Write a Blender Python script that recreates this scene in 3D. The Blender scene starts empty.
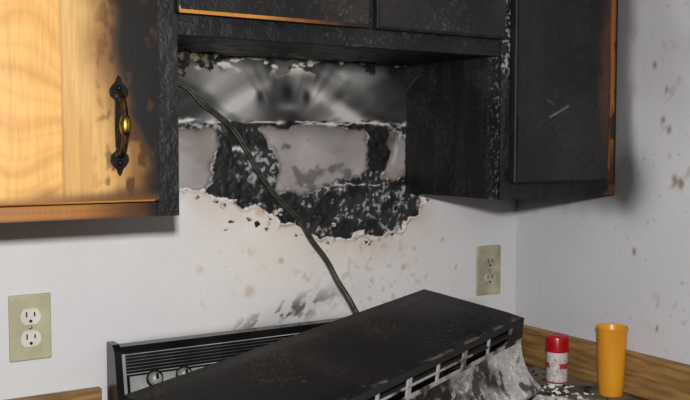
import bpy, bmesh, math, random
import numpy as np
from mathutils import Vector, Euler, Matrix

random.seed(4)
S = bpy.context.scene
S.view_settings.view_transform = 'Standard'

# ------------------------------------------------------------------ helpers
def lin(c):
    c = np.clip(np.asarray(c, dtype=float), 0, 1)
    return np.where(c <= 0.04045, c/12.92, ((c+0.055)/1.055)**2.4)
def l4(c):
    r = lin(c); return (float(r[0]), float(r[1]), float(r[2]), 1)

def vnoise(x, y, seed=0):
    ix = np.floor(x); iy = np.floor(y); fx = x-ix; fy = y-iy
    def h(a, b):
        s = np.sin(a*127.1+b*311.7+seed*74.7)*43758.5453
        return s-np.floor(s)
    sx = fx*fx*(3-2*fx); sy = fy*fy*(3-2*fy)
    return (h(ix, iy)*(1-sx)+h(ix+1, iy)*sx)*(1-sy)+(h(ix, iy+1)*(1-sx)+h(ix+1, iy+1)*sx)*sy
def fbm(x, y, o=4, seed=0):
    t = 0; a = .5; n = 0
    for i in range(o):
        xr = x*.8-y*.6; yr = x*.6+y*.8
        t = t+a*vnoise(xr+i*13.7, yr+i*7.3, seed+i); n += a; a *= .5
        x, y = xr*2, yr*2
    return t/n
def sfbm(x, y, o=4, seed=0):
    """axis aligned version for streaks"""
    t = 0; a = .5; n = 0
    for i in range(o):
        t = t+a*vnoise(x*2**i+i*13.7, y*2**i+i*7.3, seed+i); n += a; a *= .5
    return t/n
def ss(a, b, x):
    t = np.clip((x-a)/(b-a), 0, 1); return t*t*(3-2*t)
def mix(c0, c1, t):
    t = np.asarray(t)[:, None]; return c0*(1-t)+np.asarray(c1)*t
def sd(px, py, poly):
    """signed distance to polygon, negative inside"""
    n = len(poly); d = np.full(px.shape, 1e9); ins = np.zeros(px.shape, bool)
    for i in range(n):
        ax, ay = poly[i]; bx, by = poly[(i+1) % n]
        ex, ey = bx-ax, by-ay
        t = np.clip(((px-ax)*ex+(py-ay)*ey)/(ex*ex+ey*ey), 0, 1)
        d = np.minimum(d, np.hypot(px-ax-ex*t, py-ay-ey*t))
        c = ((ay > py) != (by > py))
        if abs(by-ay) > 1e-9:
            ins ^= c & (px < (bx-ax)*(py-ay)/(by-ay)+ax)
    return np.where(ins, -d, d)

def nodes(name):
    m = bpy.data.materials.new(name); m.use_nodes = True
    nt = m.node_tree; return m, nt, nt.nodes, nt.links, nt.nodes['Principled BSDF']

def mat_noise(name, c0, c1, rough=.6, metal=0, scale=20, stretch=(1, 1, 1), bump=.1, lo=.35, hi=.65, spec=.5, detail=6):
    m, nt, N, Lk, b = nodes(name)
    tc = N.new('ShaderNodeTexCoord'); mp = N.new('ShaderNodeMapping'); mp.inputs['Scale'].default_value = stretch
    no = N.new('ShaderNodeTexNoise'); no.inputs['Scale'].default_value = scale; no.inputs['Detail'].default_value = detail
    cr = N.new('ShaderNodeValToRGB')
    cr.color_ramp.elements[0].position = lo; cr.color_ramp.elements[0].color = l4(c0)
    cr.color_ramp.elements[1].position = hi; cr.color_ramp.elements[1].color = l4(c1)
    Lk.new(tc.outputs['Object'], mp.inputs[0]); Lk.new(mp.outputs[0], no.inputs['Vector'])
    Lk.new(no.outputs[0], cr.inputs[0]); Lk.new(cr.outputs[0], b.inputs['Base Color'])
    b.inputs['Roughness'].default_value = rough; b.inputs['Metallic'].default_value = metal
    b.inputs['Specular IOR Level'].default_value = spec
    if bump:
        bp = N.new('ShaderNodeBump'); bp.inputs['Strength'].default_value = bump; bp.inputs['Distance'].default_value = .004
        Lk.new(no.outputs[0], bp.inputs['Height']); Lk.new(bp.outputs[0], b.inputs['Normal'])
    return m

def mat_paint(name, rough=.6, scale=250, amt=.25, bump=.2, spec=.3, stretch=(1, 1, 1), metal=0):
    """surface whose stains / char live in a colour attribute, broken up by fine procedural noise"""
    m, nt, N, Lk, b = nodes(name)
    at = N.new('ShaderNodeAttribute'); at.attribute_name = 'Col'
    tc = N.new('ShaderNodeTexCoord'); mp = N.new('ShaderNodeMapping'); mp.inputs['Scale'].default_value = stretch
    no = N.new('ShaderNodeTexNoise'); no.inputs['Scale'].default_value = scale; no.inputs['Detail'].default_value = 5
    mr = N.new('ShaderNodeMapRange'); mr.inputs[1].default_value = .3; mr.inputs[2].default_value = .7
    mr.inputs[3].default_value = 1-amt; mr.inputs[4].default_value = 1+amt
    mx = N.new('ShaderNodeVectorMath'); mx.operation = 'SCALE'
    Lk.new(tc.outputs['Object'], mp.inputs[0]); Lk.new(mp.outputs[0], no.inputs['Vector'])
    Lk.new(no.outputs[0], mr.inputs[0]); Lk.new(at.outputs['Color'], mx.inputs[0]); Lk.new(mr.outputs[0], mx.inputs['Scale'])
    Lk.new(mx.outputs[0], b.inputs['Base Color'])
    b.inputs['Roughness'].default_value = rough; b.inputs['Specular IOR Level'].default_value = spec
    b.inputs['Metallic'].default_value = metal
    if bump:
        bp = N.new('ShaderNodeBump'); bp.inputs['Strength'].default_value = bump; bp.inputs['Distance'].default_value = .002
        Lk.new(no.outputs[0], bp.inputs['Height']); Lk.new(bp.outputs[0], b.inputs['Normal'])
    return m

def link(o, parent=None):
    bpy.context.collection.objects.link(o)
    if parent: o.parent = parent
    return o
def empty(name, loc=(0, 0, 0)):
    e = bpy.data.objects.new(name, None); e.empty_display_size = .05; link(e); e.location = loc; return e

def box(name, x0, x1, y0, y1, z0, z1, mat, parent=None, bevel=0):
    bm = bmesh.new(); bmesh.ops.create_cube(bm, size=1)
    for v in bm.verts:
        v.co = Vector(((x0+x1)/2+v.co.x*(x1-x0), (y0+y1)/2+v.co.y*(y1-y0), (z0+z1)/2+v.co.z*(z1-z0)))
    if bevel: bmesh.ops.bevel(bm, geom=bm.edges[:], offset=bevel, segments=3, affect='EDGES', profile=.5)
    me = bpy.data.meshes.new(name); bm.to_mesh(me); bm.free(); me.materials.append(mat)
    return link(bpy.data.objects.new(name, me), parent)

def sheet(name, O, U, V, lu, lv, step, colfn, mat, parent=None, disp=None, smooth=False):
    O, U, V = map(lambda a: np.array(a, float), (O, U, V))
    nu = max(2, int(lu/step)+1); nv = max(2, int(lv/step)+1)
    u, v = np.meshgrid(np.linspace(0, lu, nu), np.linspace(0, lv, nv)); u = u.ravel(); v = v.ravel()
    P = O+u[:, None]*U+v[:, None]*V; Nn = np.cross(U, V)
    if disp is not None: P = P+disp(P, u, v)[:, None]*Nn
    idx = np.arange(nu*nv).reshape(nv, nu)
    F = np.stack([idx[:-1, :-1], idx[:-1, 1:], idx[1:, 1:], idx[1:, :-1]], -1).reshape(-1, 4)
    me = bpy.data.meshes.new(name)
    me.vertices.add(len(P)); me.vertices.foreach_set('co', P.ravel())
    me.loops.add(F.size); me.loops.foreach_set('vertex_index', F.ravel())
    me.polygons.add(len(F)); me.polygons.foreach_set('loop_start', np.arange(0, F.size, 4))
    me.update(calc_edges=True)
    c = np.ones((len(P), 4)); c[:, :3] = lin(colfn(P, u, v))
    a = me.color_attributes.new('Col', 'FLOAT_COLOR', 'POINT'); a.data.foreach_set('color', c.ravel())
    me.materials.append(mat)
    if smooth: me.polygons.foreach_set('use_smooth', [True]*len(F))
    return link(bpy.data.objects.new(name, me), parent)

def lathe(name, prof, mat, parent=None, seg=40, loc=(0, 0, 0), axis='Z'):
    bm = bmesh.new(); rings = []
    for r, z in prof:
        rings.append([bm.verts.new((r*math.cos(2*math.pi*i/seg), r*math.sin(2*math.pi*i/seg), z)) for i in range(seg)])
    for a, b in zip(rings[:-1], rings[1:]):
        for i in range(seg):
            bm.faces.new((a[i], a[(i+1) % seg], b[(i+1) % seg], b[i]))
    bmesh.ops.remove_doubles(bm, verts=bm.verts[:], dist=1e-5)
    bmesh.ops.recalc_face_normals(bm, faces=bm.faces[:])
    for f in bm.faces: f.smooth = True
    me = bpy.data.meshes.new(name); bm.to_mesh(me); bm.free(); me.materials.append(mat)
    o = link(bpy.data.objects.new(name, me), parent); o.location = loc
    if axis == 'Y': o.rotation_euler = (math.pi/2, 0, 0)
    return o

def tube(name, pts, r, mat, parent=None, res=4, kind='BEZIER'):
    cu = bpy.data.curves.new(name, 'CURVE'); cu.dimensions = '3D'; cu.bevel_depth = r; cu.bevel_resolution = res
    sp = cu.splines.new('BEZIER'); sp.bezier_points.add(len(pts)-1)
    for p, q in zip(sp.bezier_points, pts):
        p.co = q; p.handle_left_type = p.handle_right_type = 'AUTO'
    cu.materials.append(mat); cu.use_fill_caps = True
    return link(bpy.data.objects.new(name, cu), parent)

def prism(name, poly, axis_pts, mat, parent=None, bevel=0):
    """poly: list of (x,z), extruded in y from axis_pts[0] to axis_pts[1]"""
    bm = bmesh.new()
    a = [bm.verts.new((x, axis_pts[0], z)) for x, z in poly]; b = [bm.verts.new((x, axis_pts[1], z)) for x, z in poly]
    bm.faces.new(a); bm.faces.new(b[::-1]); n = len(poly)
    for i in range(n): bm.faces.new((a[i], b[i], b[(i+1) % n], a[(i+1) % n]))
    bmesh.ops.recalc_face_normals(bm, faces=bm.faces[:])
    if bevel: bmesh.ops.bevel(bm, geom=bm.edges[:], offset=bevel, segments=2, affect='EDGES')
    me = bpy.data.meshes.new(name); bm.to_mesh(me); bm.free(); me.materials.append(mat)
    return link(bpy.data.objects.new(name, me), parent)

# ------------------------------------------------------------------ materials
M_wallpaint = mat_paint('wall_paint', .52, 220, .025, .035, .3)
M_rwall = mat_paint('wall_paint_right', .5, 90, .02, .05, .35)
M_plain = mat_noise('plain_wall', (.76, .75, .76), (.80, .79, .79), .6, scale=8, bump=.03)
M_ceil = mat_noise('ceiling_paint', (.8, .8, .79), (.84, .84, .83), .8, scale=60, bump=.1)
M_floor = mat_noise('floor_vinyl', (.42, .37, .30), (.52, .47, .40), .4, scale=6, bump=.02)
M_char = mat_noise('charred_wood', (.040, .037, .037), (.10, .095, .09), .6, scale=45, stretch=(1, 1, .35), bump=.6, spec=.3)
M_charpaint = mat_paint('charred_cabinet_paint', .45, 190, .4, .6, .38)
M_doorwood = mat_paint('oak_door_varnish', .38, 160, .10, .06, .45, (2.5, 1, .12))
M_oakrail = mat_noise('oak_rail', (.56, .34, .13), (.72, .48, .21), .4, scale=30, stretch=(.15, 1, 2.5), bump=.05)
M_oaktrim = mat_noise('oak_trim', (.42, .31, .17), (.60, .46, .27), .5, scale=28, stretch=(.4, .4, 4), bump=.08)
M_oakback = mat_noise('oak_panel_inside', (.55, .38, .2), (.68, .5, .28), .6, scale=20, stretch=(3, 3, .2), bump=.05)
M_brownedge = mat_noise('scorched_oak_stile', (.22, .11, .05), (.46, .26, .11), .5, scale=14, stretch=(2, 2, .4), bump=.1)
M_iron = mat_noise('black_iron', (.03, .03, .03), (.12, .10, .07), .36, .6, scale=60, bump=.2)
M_bronze = mat_noise('sooty_bronze', (.04, .035, .03), (.34, .25, .11), .34, .7, scale=90, bump=.15, lo=.45, hi=.7)
M_brass = mat_noise('sooty_brass', (.35, .26, .09), (.68, .53, .22), .32, 1, scale=60, bump=.05)
M_ivory = mat_noise('ivory_plate', (.63, .61, .50), (.69, .67, .56), .4, scale=25, bump=.02)
M_ivory2 = mat_noise('sooty_ivory_plate', (.54, .52, .42), (.68, .66, .55), .45, scale=25, bump=.02)
M_recep = mat_noise('receptacle_plastic', (.76, .75, .71), (.82, .81, .77), .35, scale=25, bump=0)
M_recep2 = mat_noise('sooty_receptacle_plastic', (.50, .48, .42), (.70, .68, .60), .4, scale=40, bump=0)
M_slot = mat_noise('slot_black', (.02, .02, .02), (.04, .04, .04), .8, scale=30, bump=0)
M_screw = mat_noise('steel_screw', (.5, .5, .48), (.65, .65, .62), .35, .8, scale=50, bump=0)
M_hood = mat_paint('sooty_enamel', .5, 260, .35, .3, .35)
M_hoodwhite = mat_noise('hood_enamel_white', (.09, .085, .08), (.60, .58, .56), .45, scale=18, bump=.1, lo=.42, hi=.56)
M_hoodin = mat_noise('soot_black', (.025, .024, .024), (.06, .055, .055), .85, scale=60, bump=.4)
M_rangeblk = mat_noise('range_black_glass', (.035, .035, .04), (.08, .08, .085), .25, scale=12, bump=.02)
M_rangewht = mat_noise('range_enamel', (.46, .46, .45), (.62, .62, .61), .35, scale=10, bump=.02)
M_chrome = mat_noise('dull_chrome', (.45, .45, .45), (.65, .65, .65), .3, .9, scale=20, bump=.02)
M_counter = mat_paint('sooty_laminate', .65, 140, .2, .2, .2)
M_cord = mat_noise('cord_rubber', (.10, .10, .085), (.23, .225, .18), .45, scale=70, bump=.3)
M_yellow = mat_noise('yellow_plastic', (.76, .50, .10), (.84, .58, .13), .35, scale=14, stretch=(1, 1, .3), bump=.02)
M_redlid = mat_noise('red_plastic', (.52, .03, .08), (.72, .06, .12), .3, scale=30, bump=.05)
M_label = mat_paint('jar_label', .35, 100, .05, .0, .5)
M_ash = mat_noise('ash_flake', (.28, .275, .27), (.84, .83, .82), .8, scale=55, bump=.3, lo=.34, hi=.50)
M_flake = mat_noise('peeled_paint', (.22, .21, .20), (.74, .72, .70), .7, scale=70, bump=.1, lo=.42, hi=.58)
M_insul = mat_noise('scorched_insulation', (.05, .045, .04), (.50, .47, .38), .9, scale=70, bump=.8, lo=.46, hi=.66)

# ------------------------------------------------------------------ room shell
XR = 1.482
def charcol(n, a=(.05, .048, .05), b=(.15, .145, .145)):
    return np.asarray(a)*(1-n[:, None])+np.asarray(b)*n[:, None]

outer = [(.40, 1.70), (.40, 1.40), (.60, 1.378), (.682, 1.377), (.697, 1.363), (.756, 1.348), (.789, 1.36), (.834, 1.339), (.892, 1.291),
         (.939, 1.272), (1.001, 1.262), (1.077, 1.269), (1.143, 1.283), (1.192, 1.314), (1.214, 1.35), (1.23, 1.39), (1.30, 1.42), (1.30, 1.70)]
panel = [(.60, 1.633), (.685, 1.638), (.78, 1.643), (.964, 1.640), (1.16, 1.638), (1.16, 1.518), (1.038, 1.519), (.824, 1.514), (.60, 1.512)]
pale_l = [(.60, 1.508), (.703, 1.505), (.710, 1.47), (.700, 1.441), (.695, 1.395), (.68, 1.379), (.60, 1.378)]
pale_c = [(.796, 1.504), (.88, 1.510), (.963, 1.511), (1.045, 1.506), (1.062, 1.439), (1.045, 1.390), (.963, 1.388), (.892, 1.368), (.836, 1.378), (.840, 1.43), (.822, 1.47)]
pale_r = [(1.115, 1.505), (1.156, 1.49), (1.156, 1.43), (1.13, 1.40), (1.100, 1.400), (1.12, 1.44), (1.105, 1.47)]

def wall_fields(P):
    x, z = P[:, 0], P[:, 2]
    w = (fbm(x*16, z*16, 3, 2)-.5)*.050+(fbm(x*55, z*55, 4, 3)-.5)*.026
    dO = sd(x, z, outer)+w*.8
    w2 = (fbm(x*22, z*22, 4, 23)-.5)*.035+(fbm(x*80, z*80, 3, 18)-.5)*.016
    dP = np.minimum(np.minimum(sd(x, z, pale_l), sd(x, z, pale_c)), sd(x, z, pale_r))+w2
    dP = np.maximum(dP, -(1.5165-z)+.004)
    dM = sd(x, z, panel)+(fbm(x*40, z*40, 4, 31)-.5)*.012
    return x, z, dO, dP, dM

def wall_disp(P, u, v):
    x, z, dO, dP, dM = wall_fields(P)
    d = ss(-.001, .004, dO)*.0025
    d += np.exp(-((dO-.002)/.006)**2)*.004*ss(.40, .6, fbm(x*30, z*30, 2, 6))
    d += (dO < 0)*(1-ss(-.003, .001, dP))*.002
    d += (dO < 0)*(1-ss(-.003, .001, dM))*.002
    d += (dO < 0)*(dM < 0)*(fbm(x*9, z*7, 2, 15)*.008)
    d += (dO < 0)*(dP > 0)*(dM > 0)*(fbm(x*80, z*80, 3, 5))*.005
    return d

def wall_col(P, u, v):
    x, z, dO, dP, dM = wall_fields(P)
    n1 = fbm(x*6, z*6, 4, 40)
    c = np.tile(np.array([.785, .780, .782]), (len(x), 1))*(1+.03*(n1-.5))[:, None]
    halo = np.exp(-np.clip(dO, 0, 1)/.045)*ss(.35, .65, fbm(x*12, z*12, 4, 44)+.12)
    c = mix(c, (.68, .585, .52), halo*.6)
    c = mix(c, (.82, .78, .73), np.exp(-((x-.82)**2/.03+(z-1.27)**2/.012))*.6)
    dens = ss(.52, .74, fbm(x*5, z*5, 3, 52)+.22*np.exp(-((x-1.05)**2/.10+(z-1.22)**2/.012)))*ss(.45, .70, x)
    sp = fbm(x*60, z*60, 3, 51)
    c = mix(c, (.68, .61, .54), ss(.68, .76, sp)*dens*.5)
    sp2 = fbm(x*150, z*150, 2, 55)
    c = mix(c, (.46, .43, .40), ss(.84, .92, sp2)*dens*.6)
    for sx, sz, r, a in ((.775, 1.178, .012, .5), (.845, 1.235, .006, .7), (1.155, 1.20, .008, .6), (1.10, 1.25, .008, .4), (1.30, 1.19, .006, .5), (1.26, 1.255, .006, .5), (.80, 1.335, .009, .5), (1.18, 1.24, .005, .6)):
        wx = x+(fbm(x*60, z*60, 2, 56)-.5)*.012
        c = mix(c, (.66, .54, .42), a*np.exp(-(((wx-sx)**2+(z-sz)**2)/(r*r))**1.5))
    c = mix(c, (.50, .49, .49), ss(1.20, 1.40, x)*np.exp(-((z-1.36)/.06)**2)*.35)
    # soot smudges by the range
    sm = np.exp(-((x-.85)**2/.011+(z-1.122-.25*(x-.85))**2/.0006))
    stroke = fbm((x+z*.3)*42, (z*.8-x*.5)*88, 4, 61)
    c = mix(c, (.40, .385, .38), sm*.22)
    c = mix(c, (.22, .21, .21), ss(.50, .66, stroke)*sm*.85)
    c = mix(c, (.45, .42, .40), ss(.03, 0, z-1.09)*ss(.45, .6, x)*(1-ss(1.3, 1.42, x))*.5)
    # ---- burnt interior
    ins = 1-ss(-.002, .001, dO)
    n2 = fbm(x*60, z*60, 4, 70)
    ch = charcol(n2, (.035, .033, .035), (.14, .135, .135))
    spk = fbm(x*130, z*130, 4, 71); cl = fbm(x*24, z*24, 4, 72)
    area = ss(.50, .66, cl+.12*np.exp(-((x-1.0)**2/.03+(z-1.32)**2/.004))+.16*np.exp(-((x-.80)**2/.0012+(z-1.44)**2/.003))+.12*np.exp(-((x-1.085)**2/.0008+(z-1.43)**2/.004)))
    ch = mix(ch, (.24, .235, .24), area*.45)
    ch = mix(ch, (.62, .62, .63), ss(.55, .67, spk)*area*.85)
    pn = fbm(x*14, z*14, 4, 80)
    pc = np.array([.555, .53, .522])*(.80+.40*pn)[:, None]
    pc = mix(pc, (.48, .42, .39), ss(.55, .75, fbm(x*9, z*22, 3, 81))*.5)
    pc = mix(pc, (.20, .185, .18), ss(.64, .76, fbm(x*26, z*26, 4, 82))*.5)
    pc = mix(pc, (.20, .18, .18), np.exp(-((dP+.0)/.006)**2)*.5)
    pc = mix(pc, (.34, .32, .31), (1-ss(0, .035, 1.512-z))*.5)
    ch = mix(ch, pc, 1-ss(-.0015, .0015, dP))
    ch = mix(ch, (.75, .73, .72), np.exp(-((dP-.0008)/.0018)**2)*.8*ss(.50, .62, fbm(x*40, z*40, 2, 84)))
    # smoke-stained metal panel: soft soot curtains either side of a central plume
    cx, cz = .862, 1.50
    dx = np.sqrt((x-cx+(fbm(x*8, z*8, 2, 88)-.5)*.03)**2+.0002)
    side = np.where(x > cx, 7.0, 0.0)
    q = (1.645-z)-.42*np.power(dx, .72)
    cur = sfbm(q*18+side, dx*4+side, 3, 90)
    ang = np.arctan2(x-cx, z-cz+.02); rr = np.hypot(x-cx, z-cz)
    fan = sfbm(ang*3.4+3, rr*6, 3, 90)
    g = .21+.18*ss(.32, .68, cur)+.27*ss(.38, .64, fan)*ss(.03, .10, rr)
    g += .18*np.exp(-((q-.010)/.014)**2)*ss(.02, .06, dx)*(1-ss(.14, .24, dx))
    g -= .15*np.exp(-((q+.026)/.018)**2)*ss(.02, .06, dx)
    core = np.exp(-(dx/.048)**2)*(1-ss(.10, .15, z-cz))
    g = g*(1-.55*core)
    g += .24*np.exp(-(((x-.862)/.024)**2+((z-1.547)/.009)**2))
    for bx, bz in ((.800, 1.566), (.862, 1.578), (.905, 1.568)):
        g *= 1-.7*np.exp(-(((x-bx)/.009)**2+((z-bz)/.016)**2))
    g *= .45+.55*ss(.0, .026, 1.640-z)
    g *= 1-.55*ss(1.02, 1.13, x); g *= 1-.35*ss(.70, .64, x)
    g *= .95+.10*fbm(x*55, z*55, 3, 97)
    g = np.clip(g*.95, .05, .68)
    mc = g[:, None]*np.array([1.0, .985, .968])
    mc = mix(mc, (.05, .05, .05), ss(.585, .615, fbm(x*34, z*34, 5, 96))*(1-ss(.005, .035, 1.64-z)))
    ch = mix(ch, mc, 1-ss(-.001, .001, dM))
    for zc, x0, x1, k, sdn in ((1.5155, .62, 1.16, .010, 98), (1.386, .88, 1.15, .020, 100), (1.452, .74, .82, .05, 104)):
        wz = z-zc-k*(fbm(x*30, z*0+3, 4, sdn)-.5)
        wd = .0012+.0040*ss(.45, .75, fbm(x*45, z*0+1, 3, sdn+1))
        ch = mix(ch, (.78, .76, .74), np.exp(-(wz/wd)**2)*(x > x0)*(x < x1)*ss(.40, .54, fbm(x*28, z*20, 3, sdn+2)))
    bigw = ss(.60, .66, fbm(x*30, z*60, 3, 103))*np.exp(-((z-1.628)/.016)**2)*(x < 1.0)
    ch = mix(ch, (.74, .72, .68), bigw)
    cs = np.exp(-((x-1.128-.35*(z-1.45))/.006)**2)*(z > 1.395)*(z < 1.50)*ss(.42, .55, fbm(x*60, z*30, 3, 106))
    ch = mix(ch, (.66, .64, .62), cs)
    c = c*(1-ins[:, None])+ch*ins[:, None]
    wd = .0008+.016*ss(.46, .72, fbm(x*20, z*20, 3, 111))
    ed = (1-ss(0, .0015, dO-.002))*ss(-1, -.70, dO/wd)*ss(.34, .46, fbm(x*70, z*70, 3, 110))
    c = mix(c, (.82, .81, .80), ed*.9)
    sh = np.exp(-((dO-.004)/.0022)**2)*ss(.48, .62, fbm(x*50, z*50, 3, 113))
    return mix(c, (.42, .38, .35), sh*.6)

E_wall = empty('wall_back')
sheet('painted_area', (-.20, 0, .955), (1, 0, 0), (0, 0, 1), XR+.20, .725, .0018, wall_col, M_wallpaint, E_wall, wall_disp, True)
box('core', -1.8, XR+.1, .004, .10, 0, 2.42, M_plain, E_wall)
box('plain_left', -1.8, -.20, -.001, .004, 0, 2.42, M_plain, E_wall)
box('plain_low', -.20, XR, -.001, .004, 0, .955, M_plain, E_wall)
box('plain_high', -.20, XR, -.001, .004, 1.68, 2.42, M_plain, E_wall)

def rwall_col(P, u, v):
    y, z = -P[:, 1], P[:, 2]
    n = fbm(y*5, z*5, 4, 140)
    c = np.tile(np.array([.742, .738, .750]), (len(y), 1))*(1+.04*(n-.5))[:, None]
    c = mix(c, (.52, .51, .52), ss(.48, .75, fbm(y*7, z*3.5, 4, 147)+.10)*ss(1.40, 1.68, z)*.40)
    dens = ss(.50, .68, fbm(y*4, z*4, 3, 143))*ss(.33, .44, y)
    sp = fbm(y*60, z*45, 3, 141)
    c = mix(c, (.58, .55, .53), ss(.70, .78, sp)*dens*.5)
    sp = fbm(y*130, z*130, 2, 145)
    c = mix(c, (.48, .44, .40), ss(.85, .92, sp)*.5)
    for sy, sz, r in ((.425, 1.52, .004), (.44, 1.50, .005), (.40, 1.63, .005), (.455, 1.40, .007), (.47, 1.395, .007), (.42, 1.10, .004), (.36, 1.25, .005), (.43, 1.58, .003)):
        wy = y+(fbm(y*90, z*90, 2, 57)-.5)*.008
        c = mix(c, (.46, .38, .30), .85*np.exp(-(((wy-sy)**2+(z-sz)**2*.4)/(r*r))**1.5))
    wob = (fbm(y*14, z*7, 4, 150)-.5)*.05
    s = (1-ss(.325, .375, y+wob))*ss(1.30, 1.38, z+wob)
    low = np.exp(-(((y-.345)/.045)**2+((z-1.39)/.06)**2))
    return mix(c, (.22, .21, .21), np.clip(s*.6+low*.55, 0, .85))
E_wr = empty('wall_right')
sheet('painted_area', (XR, 0, .955), (0, -1, 0), (0, 0, 1), 1.0, 1.10, .004, rwall_col, M_rwall, E_wr)
box('core', XR+.002, XR+.10, -3.2, .004, 0, 2.42, M_plain, E_wr)
box('plain_low', XR, XR+.002, -1.0, 0, 0, .955, M_plain, E_wr)
box('plain_high', XR, XR+.002, -1.0, 0, 2.055, 2.42, M_plain, E_wr)
box('plain_front', XR, XR+.002, -3.2, -1.0, 0, 2.42, M_plain, E_wr)
box('wall_left', -1.9, -1.8, -3.2, .1, 0, 2.42, M_plain)
box('wall_front', -1.9, XR+.1, -3.3, -3.2, 0, 2.42, M_plain)
box('floor', -1.9, XR+.1, -3.3, .1, -.05, 0, M_floor)
box('ceiling', -1.9, XR+.1, -3.3, .1, 2.42, 2.47, M_ceil)

# ------------------------------------------------------------------ wall cabinets
def door_l_col(P, u, v):
    x, z = P[:, 0], P[:, 2]
    left = x < .329
    fl = z*1.0+x*1.3
    ray = sfbm(x*220, z*10, 3, 203)
    fig2 = .5+.5*np.sin(2*math.pi*(fl*20+9*fbm(x*4.5, z*3.2, 2, 205)))
    fig3 = .5+.5*np.sin(2*math.pi*(fl*47+20*fbm(x*4.5, z*3.2, 2, 205)))
    c1 = np.array([.79, .60, .325])*(.96+.10*(ray-.5))[:, None]
    c1 = mix(c1, (.62, .42, .18), fig2**5*.36)
    c1 = mix(c1, (.64, .44, .19), fig3**4*.20)
    ring2 = .5+.5*np.sin(2*math.pi*(x*34+2.5*fbm(x*6+9, z*2.0, 3, 207)))
    c2 = np.array([.735, .575, .34])*(.94+.14*(sfbm(x*160, z*5, 4, 206)-.5))[:, None]
    c2 = mix(c2, (.60, .41, .20), ring2**3*.34)
    c2 = mix(c2, (.80, .67, .44), ss(.5, .7, sfbm(x*20, z*3, 3, 214))*.3)
    c = np.where(left[:, None], c1, c2)
    c = mix(c, (.55, .38, .18), np.exp(-((x-.329)/.0012)**2)*.7)
    st = .450-.045*ss(1.42, 1.68, z)-.05*ss(1.68, 2.0, z)+(fbm(x*12, z*12, 4, 209)-.5)*.05
    br = ss(st-.070, st+.006, x)
    c = mix(c, (.30, .18, .07), br*.88)
    c = mix(c, (.042, .036, .034), ss(st-.016, st+.010, x))
    sp = fbm(x*70, z*40, 3, 212)
    c = mix(c, (.22, .13, .06), ss(.60, .70, sp)*ss(.36, .42, x)*.8)
    bs = z-(fbm(x*20, z*20, 3, 215)-.5)*.02
    c = mix(c, (.26, .155, .07), (1-ss(1.390, 1.412, bs))*ss(.22, .40, x)*.8)
    c = mix(c, (.40, .25, .10), (1-ss(1.388, 1.402, z))*.5)
    return c
def burnt_col(lo=(.032, .030, .031), hi=(.125, .12, .116), seed=300, ash=.5, sc=(8, 8)):
    def f(P, u, v):
        n = fbm(u*sc[0], v*sc[1], 5, seed)
        c = charcol(ss(.3, .75, n), lo, hi)
        g = fbm(u*260, v*200, 3, seed+3)
        c = mix(c, (.34, .34, .34), ss(.62, .78, g)*ash*ss(.45, .7, fbm(u*9, v*9, 3, seed+5)))
        return c
    return f
def rail_l_col(P, u, v):
    x, z = P[:, 0], P[:, 2]
    c = np.array([.62, .40, .17])*(.9+.25*(sfbm(x*5, z*260, 3, 220)-.5))[:, None]
    t = x+(fbm(x*30, z*60, 3, 222)-.5)*.02
    c = mix(c, (.24, .13, .05), ss(.34, .45, t)*.85); c = mix(c, (.045, .04, .04), ss(.445, .470, t))
    return mix(c, (.25, .14, .06), (1-ss(1.362, 1.3665, z))*.7)

C1 = empty('wall_cabinet', (0, 0, 0))
box('carcass', -.45, .508, -.31, -.003, 1.362, 2.13, M_oakback, C1)
sheet('side_burnt', (.5085, -.31, 1.362), (0, 1, 0), (0, 0, 1), .305, .765, .006, burnt_col(seed=310), M_charpaint, C1)
sheet('face_rail', (-.45, -.3105, 1.362), (1, 0, 0), (0, 0, 1), .958, .768, .004, rail_l_col, M_doorwood, C1)
box('door', -.42, .466, -.329, -.3115, 1.386, 2.10, M_oakrail, C1, .003)
box('door_burnt_edge', .466, .4715, -.3292, -.3115, 1.386, 2.10, M_char, C1, .0015)
sheet('door_front', (-.415, -.3296, 1.389), (1, 0, 0), (0, 0, 1), .8855, .706, .0026, door_l_col, M_doorwood, C1)
sheet('burnt_stile', (.474, -.3125, 1.362), (1, 0, 0), (0, 0, 1), .034, .765, .0022, burnt_col(seed=320, ash=.3, hi=(.085, .08, .076)), M_charpaint, C1,
      lambda P, u, v: .0015*fbm(u*90, v*60, 3, 5))

# antique pull on door
HN = empty('handle'); HN.parent = C1
hx = .410; hy = -.330
def spade(z0, dr):
    p = [(0, 0), (.004, .004), (.006, .010), (.013, .016), (.014, .024), (.010, .031), (.005, .036), (.0035, .041), (0, .047)]
    pts = [(hx+a, z0+dr*b) for a, b in p]+[(hx-a, z0+dr*b) for a, b in p[::-1][1:-1]]
    return pts
prism('plate_top', spade(1.525, 1), (hy, hy-.004), M_iron, HN, .0008)
prism('plate_bottom', spade(1.471, -1), (hy, hy-.004), M_iron, HN, .0008)
prism('plate_mid', [(hx-.0055, 1.465), (hx+.0055, 1.465), (hx+.0065, 1.498), (hx+.0055, 1.531), (hx-.0055, 1.531), (hx-.0065, 1.498)], (hy, hy-.0035), M_iron, HN, .0008)
tube('pull', [(hx, hy-.003, 1.542), (hx, hy-.016, 1.538), (hx+.001, hy-.024, 1.520), (hx+.001, hy-.026, 1.498), (hx+.001, hy-.024, 1.476), (hx, hy-.016, 1.458), (hx, hy-.003, 1.454)], .0048, M_bronze, HN)
lathe('collar', [(0, -.014), (.0055, -.014), (.0074, -.008), (.0084, 0), (.0074, .008), (.0055, .014), (0, .014)], M_brass, HN, 24, (hx+.001, hy-.0265, 1.498))
for zz in (1.552, 1.444):
    lathe('stud', [(0, .004), (.003, .0035), (.0045, .001), (.0045, 0)], M_iron, HN, 16, (hx, hy-.004, zz), 'Y')

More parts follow.
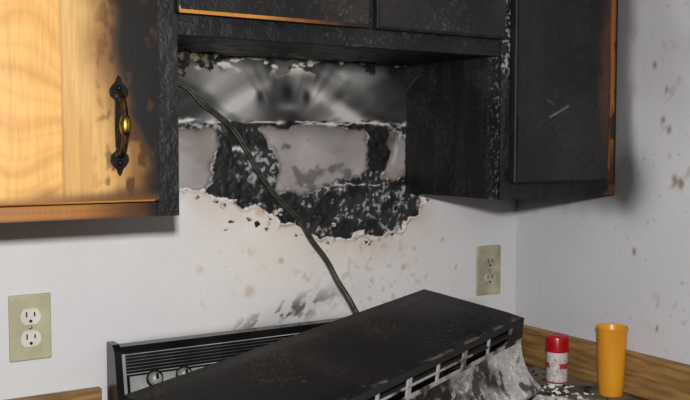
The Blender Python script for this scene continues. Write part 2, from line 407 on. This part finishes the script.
# cabinet above the range
C2 = empty('wall_cabinet')
box('carcass', .510, 1.154, -.309, -.003, 1.652, 2.13, M_char, C2)
sheet('frame_front', (.510, -.3095, 1.638), (1, 0, 0), (0, 0, 1), .645, .49, .003, burnt_col(seed=330, ash=.5, hi=(.11, .105, .10)), M_charpaint, C2,
      lambda P, u, v: .003*fbm(u*60, v*60, 3, 7))
box('frame_rail', .510, 1.154, -.308, -.288, 1.638, 1.68, M_char, C2, .002)
sheet('underside', (.510, -.003, 1.648), (1, 0, 0), (0, -1, 0), .644, .29, .005, burnt_col(seed=335, ash=.3), M_charpaint, C2,
      lambda P, u, v: .010*fbm(u*30, v*30, 4, 9))
box('door', .503, .848, -.329, -.3115, 1.668, 2.10, M_char, C2, .004)
sheet('door_front', (.507, -.3298, 1.674), (1, 0, 0), (0, 0, 1), .337, .42, .003, burnt_col(seed=340, hi=(.17, .15, .135)), M_charpaint, C2,
      lambda P, u, v: .0015*fbm(u*60, v*60, 3, 7))
def edge_col(P, u, v):
    x = P[:, 0]+(fbm(P[:, 0]*40, v*100, 3, 231)-.5)*.05
    c = np.tile(np.array([.68, .46, .17]), (len(u), 1))*(.85+.3*sfbm(u*20, v*200, 3, 5))[:, None]
    c = mix(c, (.36, .20, .07), ss(.62, .76, x)); return mix(c, (.06, .05, .05), np.maximum(ss(.75, .81, x), 0))
sheet('door_scorched_edge', (.505, -.3302, 1.6685), (1, 0, 0), (0, 0, 1), .34, .010, .002, edge_col, M_doorwood, C2)
box('door', .862, 1.154, -.329, -.3115, 1.668, 2.10, M_char, C2, .004)
sheet('door_front', (.866, -.3298, 1.673), (1, 0, 0), (0, 0, 1), .284, .42, .003, burnt_col(seed=350), M_charpaint, C2,
      lambda P, u, v: .0015*fbm(u*60, v*60, 3, 7))

# cabinet in the corner
C3 = empty('wall_cabinet')
box('carcass', 1.157, 1.474, -.309, -.003, 1.365, 2.13, M_char, C3)
def side_col(P, u, v):
    c = burnt_col(seed=360, ash=.4, hi=(.15, .15, .152), sc=(7, 9))(P, u, v)
    y, z = -P[:, 1], P[:, 2]
    c = mix(c, (.50, .50, .51), ss(.56, .74, fbm(y*230, z*200, 3, 366))*ss(.25, .31, y)*.8)
    c = mix(c, (.22, .22, .225), ss(.50, .7, sfbm(y*90, z*8, 3, 367))*.25)
    sc = np.exp(-(((z-1.60-.6*(y-.02))/.0015)**2))*(y < .05)
    return mix(c, (.4, .39, .38), sc*.7)
sheet('side_panel', (1.1565, 0, 1.365), (0, -1, 0), (0, 0, 1), .309, .765, .0024, side_col, M_charpaint, C3,
      lambda P, u, v: .0015*fbm(u*50, v*50, 3, 17)+.0008*fbm(u*180, v*120, 2, 18))
def stile_col(P, u, v):
    c = burnt_col(seed=370, ash=.8)(P, u, v)
    return mix(c, (.62, .62, .62), ss(.50, .66, fbm(u*260, v*200, 3, 375))*ss(.47, .62, fbm(u*8, v*10, 2, 377))*.85)
sheet('stile_left', (1.155, -.3115, 1.365), (1, 0, 0), (0, 0, 1), .022, .765, .0018, stile_col, M_charpaint, C3,
      lambda P, u, v: .003*fbm(u*110, v*70, 3, 19))
box('rail_bottom', 1.157, 1.474, -.3108, -.3, 1.365, 1.40, M_char, C3, .001)
def rstile_col(P, u, v):
    x, z = P[:, 0], P[:, 2]; t = z+(fbm(x*30, z*12, 3, 381)-.5)*.12
    c = np.array([.54, .33, .16])*(.75+.5*sfbm(x*120, z*6, 3, 380))[:, None]
    c = mix(c, (.07, .05, .04), ss(.56, .64, fbm(x*40, z*14, 4, 384))*.8)
    c = mix(c, (.24, .13, .07), 1-ss(1.40, 1.56, t)); c = mix(c, (.05, .045, .045), np.exp(-((x-1.435)/.006)**2))
    c = mix(c, (.05, .045, .045), ss(1.465, 1.472, x))
    bo = ss(1.437, 1.445, x)*(1-ss(1.386, 1.392, z))*ss(.40, .5, fbm(x*40, z*40, 2, 386))
    c = mix(c, (.05, .045, .045), 1-ss(1.385, 1.40, z)); return mix(c, (.40, .24, .11), bo*.7)
sheet('stile_right', (1.43, -.3115, 1.366), (1, 0, 0), (0, 0, 1), .044, .763, .0028, rstile_col, M_doorwood, C3)
box('door', 1.178, 1.434, -.329, -.3125, 1.396, 2.10, M_char, C3, .004)
def blister(u, v): return ss(.50, .68, fbm(u*30, v*22, 4, 399))
def doorr_col(P, u, v):
    c = burnt_col(seed=390, ash=.25, lo=(.028, .027, .028), hi=(.105, .10, .10))(P, u, v)
    x, z = P[:, 0], P[:, 2]
    c = mix(c, (.14, .135, .13), np.exp(-((blister(u, v)-.5)/.22)**2)*.5)
    br = ss(1.395, 1.425, x+(fbm(x*20, z*10, 3, 392)-.5)*.04)
    c = mix(c, (.30, .17, .10), br*.8*ss(1.40, 1.55, z))
    sc = np.exp(-((z-1.535-.45*(x-1.29))/.0022)**2)*ss(1.262, 1.27, x)*(1-ss(1.315, 1.322, x))
    c = mix(c, (.42, .42, .43), sc*.9)
    sc = np.exp(-((z-1.553+.5*(x-1.27))/.0014)**2)*ss(1.255, 1.26, x)*(1-ss(1.275, 1.28, x))
    return mix(c, (.35, .35, .36), sc*.8)
sheet('door_front', (1.183, -.3298, 1.401), (1, 0, 0), (0, 0, 1), .246, .694, .0026, doorr_col, M_charpaint, C3,
      lambda P, u, v: .0012*fbm(u*60, v*60, 3, 7)+.0022*blister(u, v), True)
box('door_edge_strip', 1.4342, 1.4375, -.3285, -.3125, 1.42, 2.098, M_brownedge, C3)

# ------------------------------------------------------------------ outlets
def outlet(cx, cz, Mp, Mr, w=.0715, h=.116):
    E = empty('electrical_outlet')
    y0 = -.0025
    box('plate', cx-w/2, cx+w/2, y0-.006, y0, cz-h/2, cz+h/2, Mp, E, .0025)
    for s in (1, -1):
        zc = cz+s*.0195
        pts = []
        for i in range(28):
            a = 2*math.pi*i/28; px = .0172*math.cos(a); pz = .0172*math.sin(a)
            pz = max(-.0142, min(.0142, pz)); pts.append((cx+px, zc+pz))
        prism('receptacle', pts, (y0-.0055, y0-.0085), Mr, E, .0004)
        box('slot_l', cx-.0080, cx-.0055, y0-.0088, y0-.008, zc-.001, zc+.0085, M_slot, E)
        box('slot_r', cx+.0055, cx+.0080, y0-.0088, y0-.008, zc-.000, zc+.0075, M_slot, E)
        lathe('ground', [(0, .0), (.0028, 0), (.0028, -.001), (0, -.001)], M_slot, E, 14, (cx, y0-.0088, zc-.008), 'Y')
    lathe('screw', [(0, .0012), (.0025, .001), (.0034, 0), (.0034, -.001)], M_screw, E, 16, (cx, y0-.0062, cz), 'Y')
    return E
outlet(.350, 1.152, M_ivory, M_recep)
outlet(1.395, 1.176, M_ivory2, M_recep2)

# ------------------------------------------------------------------ backsplash trims
def trim(name, x0, x1, y0, y1, z0, z1):
    o = box(name, x0, x1, y0, y1, z0, z1, M_oaktrim, None, .002); return o
trim('trim_1', -1.2, .47, -.021, -.0035, .956, 1.030)
trim('trim_2', 1.215, XR-.0195, -.021, -.0035, .956, 1.045)
trim('trim_3', XR-.019, XR-.001, -.9, -.0035, .956, 1.043)

# ------------------------------------------------------------------ counters and base cabinets
def counter_col(P, u, v):
    x, y = P[:, 0], P[:, 1]
    c = np.tile(np.array([.46, .40, .33]), (len(u), 1))*(.85+.3*fbm(x*50, y*50, 3, 409))[:, None]
    n = fbm(x*7, y*7, 5, 410)
    c = mix(c, (.10, .09, .08), ss(.34, .60, n)*.85)
    return mix(c, (.55, .53, .50), ss(.5, .8, fbm(x*18, y*18, 4, 415))*.4)
def counter(x0, x1, nm):
    E = empty('kitchen_counter')
    box('slab', x0, x1, -.64, -.003, .915, .954, M_oakrail, E, .003)
    sheet('laminate', (x0+.001, -.638, .9552), (1, 0, 0), (0, 1, 0), x1-x0-.002, .634, .004, counter_col, M_counter, E)
    box('base', x0, x1, -.60, -.003, .10, .915, M_oakback, E)
    box('toe_kick', x0, x1, -.54, -.003, 0, .10, M_slot, E)
    box('base_door', x0+.02, x1-.02, -.62, -.60, .13, .76, M_oakrail, E, .003)
    box('drawer', x0+.02, x1-.02, -.62, -.60, .78, .90, M_oakrail, E, .003)
counter(-1.2, .468, 'l'); counter(1.206, XR-.001, 'r')

# ------------------------------------------------------------------ range
RG = empty('electric_range')
rx0, rx1 = .480, 1.200
box('body', rx0, rx1, -.63, -.02, .02, .925, M_rangewht, RG, .004)
box('oven_door', rx0+.01, rx1-.01, -.655, -.63, .22, .80, M_rangeblk, RG, .006)
tube('oven_handle', [(rx0+.05, -.655, .76), (rx0+.06, -.70, .76), (rx1-.06, -.70, .76), (rx1-.05, -.655, .76)], .009, M_chrome, RG)
def cook_col(P, u, v):
    c = np.tile(np.array([.30, .29, .28]), (len(u), 1)); n = fbm(P[:, 0]*18, P[:, 1]*18, 4, 420)
    c = mix(c, (.05, .05, .05), ss(.35, .55, n)); return mix(c, (.7, .68, .66), ss(.68, .75, fbm(u*60, v*60, 3, 425)))
box('cooktop', rx0, rx1, -.64, -.02, .925, .943, M_rangewht, RG, .004)
sheet('cooktop_soot', (rx0+.005, -.635, .9435), (1, 0, 0), (0, 1, 0), rx1-rx0-.01, .56, .006, cook_col, M_counter, RG)
for bx, by, br in ((.65, -.20, .075), (1.03, -.20, .095), (.65, -.46, .095), (1.03, -.46, .075)):
    pts = []
    for i in range(60):
        a = i*2*math.pi/15; r = .02+(br-.02)*i/59
        pts.append((bx+r*math.cos(a), by+r*math.sin(a), .955))
    tube('burner_coil', pts, .0045, M_hoodin, RG, 2)
    lathe('drip_pan', [(br+.012, .006), (br+.004, .008), (br-.01, .002), (.02, .0), (0, 0)], M_chrome, RG, 32, (bx, by, .9440))
bg = [(-.022, .943), (-.085, .943), (-.085, .965), (-.060, 1.098), (-.050, 1.108), (-.022, 1.108)]
def bgsolid(name, x0, x1, prof, mat):
    bm = bmesh.new(); a = [bm.verts.new((x0, y, z)) for y, z in prof]; b = [bm.verts.new((x1, y, z)) for y, z in prof]
    bm.faces.new(a); bm.faces.new(b[::-1]); n = len(prof)
    for i in range(n): bm.faces.new((a[i], b[i], b[(i+1) % n], a[(i+1) % n]))
    bmesh.ops.recalc_face_normals(bm, faces=bm.faces[:])
    me = bpy.data.meshes.new(name); bm.to_mesh(me); bm.free(); me.materials.append(mat)
    return link(bpy.data.objects.new(name, me), RG)
bgsolid('backguard', rx0+.012, rx1-.012, bg, M_rangeblk)
capp = [(-.020, .943), (-.091, .943), (-.091, .966), (-.065, 1.103), (-.053, 1.114), (-.020, 1.114)]
bgsolid('endcap_left', rx0, rx0+.013, capp, M_rangeblk); bgsolid('endcap_right', rx1-.013, rx1, capp, M_rangeblk)
fdir = Vector((0, .025, .133)).normalized()
def onface(x, t, off=0):
    n = Vector((0, -fdir.z, fdir.y)); return Vector((x, -.085, .965))+fdir*t+n*off
def facestrip(name, x0, x1, t0, t1, off, mat, th=.002):
    n = Vector((0, -fdir.z, fdir.y)); bm = bmesh.new(); vs = []
    for o in (0, off):
        for x, t in ((x0, t0), (x1, t0), (x1, t1), (x0, t1)): vs.append(bm.verts.new(onface(x, t, o)))
    for f in ((3, 2, 1, 0), (4, 5, 6, 7), (0, 1, 5, 4), (1, 2, 6, 5), (2, 3, 7, 6), (3, 0, 4, 7)): bm.faces.new([vs[i] for i in f])
    bmesh.ops.recalc_face_normals(bm, faces=bm.faces[:])
    me = bpy.data.meshes.new(name); bm.to_mesh(me); bm.free(); me.materials.append(mat)
    return link(bpy.data.objects.new(name, me), RG)
# louvred grille lines across the upper face
for i in range(7):
    t = .133-i*.0058; facestrip('grille_line', rx0+.020, rx1-.016, t-.0015, t, .0014, M_rangewht if i in (0, 6) else M_chrome)
facestrip('control_frame', rx0+.014, rx0+.020, .01, .134, .002, M_rangewht)
facestrip('control_panel', rx0+.026, rx1-.022, .02, .093, .0010, M_rangewht)
for kx in (.552, .608, .92, .99, 1.06, 1.13):
    c = onface(kx, .084, .001)
    for nm, prof, m in (('dial', [(0, .002), (.0155, .002), (.0165, 0), (0, 0)], M_rangeblk), ('knob', [(0, .014), (.009, .014), (.0105, .011), (.0115, .003), (.012, .002)], M_rangewht)):
        o = lathe(nm, prof, m, RG, 28, c); o.rotation_euler = (math.pi/2-math.atan2(.025, .133), 0, 0)
    o = box('knob_pointer', -.0022, .0022, .000, .010, .0135, .016, M_rangeblk, RG); o.location = c; o.rotation_euler = (math.pi/2-math.atan2(.025, .133), 0, 0)

# ------------------------------------------------------------------ fallen range hood
A = Vector((.386, -.392, 1.116)); B = Vector((1.136, -.100, 1.165)); Cc = Vector((1.217, -.314, 1.130))
hxv = (B-A).normalized(); w = (Cc-B); w = (w-hxv*w.dot(hxv)).normalized(); hyv = -w; hzv = hxv.cross(hyv)
HD = empty('range_hood')
HD.matrix_world = Matrix(((hxv.x, hyv.x, hzv.x, B.x), (hxv.y, hyv.y, hzv.y, B.y), (hxv.z, hyv.z, hzv.z, B.z), (0, 0, 0, 1)))
Lh = .80; dT = .230
def top_col(P, u, v):
    x, y = P[:, 0], P[:, 1]
    c = charcol(ss(.3, .8, fbm(x*9, y*9, 5, 500)), (.042, .039, .039), (.13, .12, .112))
    c = mix(c, (.34, .31, .29), ss(.62, .78, fbm(x*200, y*200, 3, 505))*.6*ss(.35, .65, fbm(x*12, y*12, 3, 507)))
    c = mix(c, (.46, .44, .42), np.exp(-((y+dT-.003)/.006)**2)*ss(.50, .62, fbm(x*26, y*60, 4, 506))*.8)
    return c
def front_col(P, u, v):
    x, z = P[:, 0], P[:, 2]
    n = fbm(x*9+z*4, z*11, 5, 510)
    c = np.array([.66, .65, .64])*(.78+.40*fbm(x*30, z*30, 4, 511))[:, None]
    t = n-.24*ss(-.16, -.03, x)-.10*ss(-.08, -.12, z)+.05*(1-ss(-.36, -.16, x))
    c = mix(c, (.34, .32, .31), ss(.34, .50, t)*.8)
    c = mix(c, (.07, .065, .062), ss(.45, .58, t))
    c = mix(c, (.12, .11, .105), ss(.60, .70, fbm(x*38, z*38, 4, 512))*.75)
    return mix(c, (.58, .56, .54), ss(.62, .72, fbm(x*110, z*110, 3, 515))*.45)
box('top', -Lh, 0, -dT, 0, -.004, 0, M_hoodin, HD)
sheet('top_skin', (-Lh, -dT, .0006), (1, 0, 0), (0, 1, 0), Lh, dT, .003, top_col, M_hood, HD, lambda P, u, v: (.0035*fbm(P[:, 0]*5, P[:, 1]*5, 2, 3))*ss(0, .04, v)*(1-ss(dT-.04, dT, v)), True)
box('back', -Lh, 0, -.004, 0, -.140, -.001, M_hoodin, HD)
def vb(n, x0, x1, z0, z1, m, y0=-dT-.003, y1=-dT+.001): return box(n, x0, x1, y0, y1, z0, z1, m, HD, .0006)
box('vent_recess', -Lh+.01, -.01, -dT+.018, -dT+.020, -.048, -.004, M_hoodin, HD)
vb('vent_bar_top', -Lh, 0, -.010, .001, M_hoodin)
vb('vent_bar_mid', -Lh, -.20, -.0265, -.0235, M_hoodwhite); vb('vent_bar_mid', -.20, 0, -.0265, -.0235, M_hoodin)
vb('vent_bar_bottom', -Lh, 0, -.048, -.041, M_hoodwhite)
ng = 8
for i in range(ng+1):
    xx = -.05-(Lh-.08)*i/ng
    vb('vent_post', xx-(.006 if i % 2 == 0 else .003), xx+(.006 if i % 2 == 0 else .003), -.042, -.009, M_hoodwhite)
vb('vent_end_r', -.05, 0, -.042, -.009, M_hoodin); vb('vent_end_l', -Lh, -Lh+.03, -.042, -.009, M_hoodin)
prof = [(-dT-.002, -.047), (-dT-.006, -.062), (-dT-.014, -.085), (-dT-.030, -.108), (-dT-.050, -.124), (-dT-.056, -.128), (-dT-.056, -.136)]
ps = np.array(prof); seg = np.r_[0, np.cumsum(np.hypot(*np.diff(ps, axis=0).T))]
def flare(name):
    nu, nv = 420, 60
    uu = np.linspace(-Lh, 0, nu); tt = np.linspace(0, seg[-1], nv)
    yy = np.interp(tt, seg, ps[:, 0]); zz = np.interp(tt, seg, ps[:, 1])
    X, T = np.meshgrid(uu, np.arange(nv)); P = np.stack([X.ravel(), yy[T.ravel()], zz[T.ravel()]], -1)
    lump = ss(.56, .72, fbm(P[:, 0]*80, P[:, 2]*80, 4, 530))*.0015*ss(-.05, -.07, P[:, 2])*ss(-.45, -.25, P[:, 0])
    C = front_col(P, None, None)
    C = mix(C, (.74, .73, .72), ss(.0004, .0012, lump)*.55)
    P[:, 1] -= lump; P[:, 2] += lump*.4
    idx = np.arange(nu*nv).reshape(nv, nu); F = np.stack([idx[1:, :-1], idx[1:, 1:], idx[:-1, 1:], idx[:-1, :-1]], -1).reshape(-1, 4)
    me = bpy.data.meshes.new(name); me.from_pydata(P.tolist(), [], F.tolist())
    c = np.ones((len(P), 4)); c[:, :3] = lin(C)
    a = me.color_attributes.new('Col', 'FLOAT_COLOR', 'POINT'); a.data.foreach_set('color', c.ravel())
    me.polygons.foreach_set('use_smooth', [True]*len(F)); me.materials.append(M_hood)
    o = link(bpy.data.objects.new(name, me), HD); m = o.modifiers.new('s', 'SOLIDIFY'); m.thickness = .0015; return o
flare('front_flare')
for nm, x0 in (('side_right', -.003), ('side_left', -Lh)):
    pr = [(0, 0), (0, -.140), (-dT-.055, -.136), (-dT-.050, -.124), (-dT-.030, -.108), (-dT-.014, -.085), (-dT-.006, -.062), (-dT, -.047), (-dT, 0)]
    bm = bmesh.new(); a = [bm.verts.new((x0, y, z)) for y, z in pr]; b = [bm.verts.new((x0+.003, y, z)) for y, z in pr]
    bm.faces.new(a); bm.faces.new(b[::-1])
    for i in range(len(pr)): bm.faces.new((a[i], b[i], b[(i+1) % len(pr)], a[(i+1) % len(pr)]))
    bmesh.ops.recalc_face_normals(bm, faces=bm.faces[:])
    me = bpy.data.meshes.new(nm); bm.to_mesh(me); bm.free(); me.materials.append(M_hoodwhite if 'right' in nm else M_hoodin)
    link(bpy.data.objects.new(nm, me), HD)

# ------------------------------------------------------------------ power cord (two-conductor, flattened)
CD = empty('power_cord')
pts = [(.618, -.012, 1.592), (.650, -.016, 1.575), (.676, -.020, 1.548), (.700, -.022, 1.531), (.738, -.022, 1.50), (.766, -.024, 1.458), (.796, -.024, 1.41), (.838, -.026, 1.358), (.88, -.028, 1.318), (.908, -.030, 1.275), (.94, -.034, 1.233), (.960, -.045, 1.190), (.978, -.058, 1.155), (.986, -.075, 1.128), (.995, -.12, 1.08)]
tube('conductor_a', [(x-.0022-.005, y, z-.0014) for x, y, z in pts], .0029, M_cord, CD)
tube('conductor_b', [(x+.0022-.005, y-.001, z+.0014) for x, y, z in pts], .0029, M_cord, CD)
tube('sleeve', [(x-.005, y-.001, z) for x, y, z in pts[9:14]], .0042, M_cord, CD)

# ------------------------------------------------------------------ yellow cup and spice jar
cupx, cupy = 1.4295, -.350
YC = lathe('plastic_cup', [(0, 0), (.0235, 0), (.0245, .002), (.0262, .03), (.0285, .085), (.0308, .134), (.0318, .138), (.0325, .140), (.0325, .142), (.0312, .1425), (.0298, .140), (.0272, .09), (.0245, .03), (.0225, .004), (0, .004)], M_yellow, None, 64, (cupx, cupy, .9555))
JR = empty('spice_jar')
jx, jy = 1.398, -.228
def label_cyl():
    nu, nv = 120, 50; r = .0228; h0, h1 = .004, .074
    a = np.linspace(0, 2*math.pi, nu); zz = np.linspace(h0, h1, nv); Aa, Z = np.meshgrid(a, zz)
    P = np.stack([r*np.cos(Aa), r*np.sin(Aa), Z], -1).reshape(-1, 3)
    idx = np.arange(nu*nv).reshape(nv, nu); F = np.stack([idx[:-1, :-1], idx[:-1, 1:], idx[1:, 1:], idx[1:, :-1]], -1).reshape(-1, 4)
    me = bpy.data.meshes.new('label'); me.from_pydata(P.tolist(), [], F.tolist())
    z = P[:, 2]; aa = Aa.ravel()
    c = np.tile(np.array([.76, .73, .72]), (len(P), 1))
    c = mix(c, (.62, .14, .17), ((z < .048) & (z > .036))*1.0*(np.sin(aa*3) > -.2)*.85)
    c = mix(c, (.42, .22, .22), ((vnoise(aa*14, z*420, 3) > .68) & (z < .060))*1.0*.5)
    c = mix(c, (.52, .10, .12), (z < .008)*1.0)
    col = np.ones((len(P), 4)); col[:, :3] = lin(c)
    at = me.color_attributes.new('Col', 'FLOAT_COLOR', 'POINT'); at.data.foreach_set('color', col.ravel())
    me.polygons.foreach_set('use_smooth', [True]*len(F)); me.materials.append(M_label)
    o = link(bpy.data.objects.new('label', me), JR); o.location = (jx, jy, .9556)
label_cyl()
lathe('body', [(0, 0), (.0215, 0), (.0226, .003), (.0226, .075), (.0205, .078), (.0200, .080), (0, .080)], M_recep, JR, 40, (jx, jy, .9556))
lathe('lid', [(.0210, .070), (.0238, .071), (.0240, .074), (.0236, .102), (.0220, .1055), (.013, .1065), (.012, .1055), (0, .1055)], M_redlid, JR, 40, (jx, jy, .9556))
for i in range(26):
    a = 2*math.pi*i/26
    o = box('lid_rib', -.0008, .0008, -.0006, .0010, .075, .100, M_redlid, JR); o.location = (jx+.0238*math.cos(a), jy+.0238*math.sin(a), .9556); o.rotation_euler = (0, 0, a-math.pi/2)

# ------------------------------------------------------------------ debris
def chips(name, centers, mats, smin, smax, flat=.3, parent=None):
    bm = bmesh.new()
    for (x, y, z, nx, mi) in centers:
        s = random.uniform(smin, smax)
        R = Euler((random.uniform(-.5, .5), random.uniform(-.5, .5), random.uniform(0, 6.3))).to_matrix()
        if nx: R = Euler((math.pi/2+random.uniform(-.6, .6), random.uniform(-.4, .4), 0)).to_matrix()@Euler((0, 0, random.uniform(0, 6.3))).to_matrix()
        k = random.randint(5, 7); top = []; bot = []
        for i in range(k):
            a = 2*math.pi*i/k+random.uniform(-.3, .3); r = s*random.uniform(.5, 1)
            zc = random.uniform(-.2, .3)*s
            p = Vector((r*math.cos(a), r*math.sin(a), zc)); q = p+Vector((0, 0, -s*flat))
            top.append(bm.verts.new(R@p+Vector((x, y, z)))); bot.append(bm.verts.new(R@q+Vector((x, y, z))))
        fs = [bm.faces.new(top), bm.faces.new(bot[::-1])]
        for i in range(k): fs.append(bm.faces.new((top[i], bot[i], bot[(i+1) % k], top[(i+1) % k])))
        for f in fs: f.material_index = mi
    bmesh.ops.recalc_face_normals(bm, faces=bm.faces[:])
    me = bpy.data.meshes.new(name); bm.to_mesh(me); bm.free()
    for m in mats: me.materials.append(m)
    return link(bpy.data.objects.new(name, me), parent)
def clear(x, y): return math.hypot(x-jx, y-jy) > .034 and math.hypot(x-cupx, y-cupy) > .038
DB = empty('ash_debris')
cs = [(x, y, .9575, 0, 0) for x, y in ((random.uniform(1.215, 1.445), random.uniform(-.60, -.05)) for i in range(80)) if clear(x, y)]
cs += [(x, y, .958, 0, 1) for x, y in ((random.triangular(1.215, 1.43, 1.24), random.uniform(-.6, -.2)) for i in range(190)) if clear(x, y)]
chips('chips', cs, [M_hoodin, M_ash], .002, .009, .3, DB)
def pile_h(x, y):
    e = ((x-1.268)/.062)**2+((y+.40)/.16)**2
    return np.clip(1-e, 0, 1)*(.006+.024*fbm(x*60, y*60, 4, 600)**1.5)
def pile_col(P, u, v):
    x, y = P[:, 0], P[:, 1]
    c = np.tile(np.array([.74, .73, .715]), (len(u), 1))*(.7+.6*fbm(x*90, y*90, 4, 610))[:, None]
    return mix(c, (.12, .11, .105), ss(.54, .66, fbm(x*40, y*40, 4, 612)))
sheet('heap', (1.208, -.58, .9545), (1, 0, 0), (0, 1, 0), .125, .34, .0022, pile_col, M_counter, DB, lambda P, u, v: pile_h(P[:, 0], P[:, 1]))
fl = []
for i in range(2, len(outer)-2):
    (ax, az), (bx, bz) = outer[i], outer[i+1]
    n = int(math.hypot(bx-ax, bz-az)/.020)
    for k in range(n):
        t = random.random(); fl.append((ax+(bx-ax)*t+random.gauss(0, .008), -.003, az+(bz-az)*t+random.gauss(0, .008), 1, random.choice((0, 0, 1))))
for i in range(30):
    fl.append((random.uniform(.72, 1.15), -.003, random.uniform(1.30, 1.39), 1, random.choice((0, 1))))
chips('peeling_paint_flakes', fl, [M_flake, M_hoodin], .002, .010, .08)
bm = bmesh.new()
for i in range(60):
    s = random.uniform(.004, .010); x = random.uniform(.59, .70); z = 1.650-abs(random.gauss(0, .012))-(.02 if x < .64 else 0)*random.random()
    r = bmesh.ops.create_icosphere(bm, subdivisions=2, radius=s, matrix=Matrix.Translation((x, -.008-random.random()*.012, z)))
    for v in r['verts']: v.co += Vector((random.gauss(0, 1), random.gauss(0, 1), random.gauss(0, 1)))*s*.28
me = bpy.data.meshes.new('scorched_insulation'); bm.to_mesh(me); bm.free(); me.materials.append(M_insul)
link(bpy.data.objects.new('scorched_insulation', me))

# ------------------------------------------------------------------ lights
def area(name, loc, target, size, power, col=(1, 1, 1)):
    l = bpy.data.lights.new(name, 'AREA'); l.size = size; l.energy = power; l.color = col
    o = link(bpy.data.objects.new(name, l)); o.location = loc
    o.rotation_euler = (Vector(target)-Vector(loc)).to_track_quat('-Z', 'Y').to_euler(); return o
area('camera_flash', (.02, -1.62, 1.62), (1.05, 0, 1.30), .06, 30, (1, .998, .99))
area('ambient_fill', (-.1, -1.7, 2.40), (-.1, -1.7, 0), .5, 3, (1, .97, .94))  # unseen overhead lamp, added as dim ambient fill
W = bpy.data.worlds.new('World'); S.world = W; W.use_nodes = True
W.node_tree.nodes['Background'].inputs[0].default_value = (.5, .5, .55, 1); W.node_tree.nodes['Background'].inputs[1].default_value = .2

# ------------------------------------------------------------------ camera
cd = bpy.data.cameras.new('camera'); cam = link(bpy.data.objects.new('camera', cd))
cd.sensor_width = 36; cd.lens = 36*900/690; cd.clip_start = .02
cam.location = (0, -1.62, 1.47)
cam.rotation_euler = (math.pi/2-math.atan(55/900), 0, -math.radians(31.7))
S.camera = cam
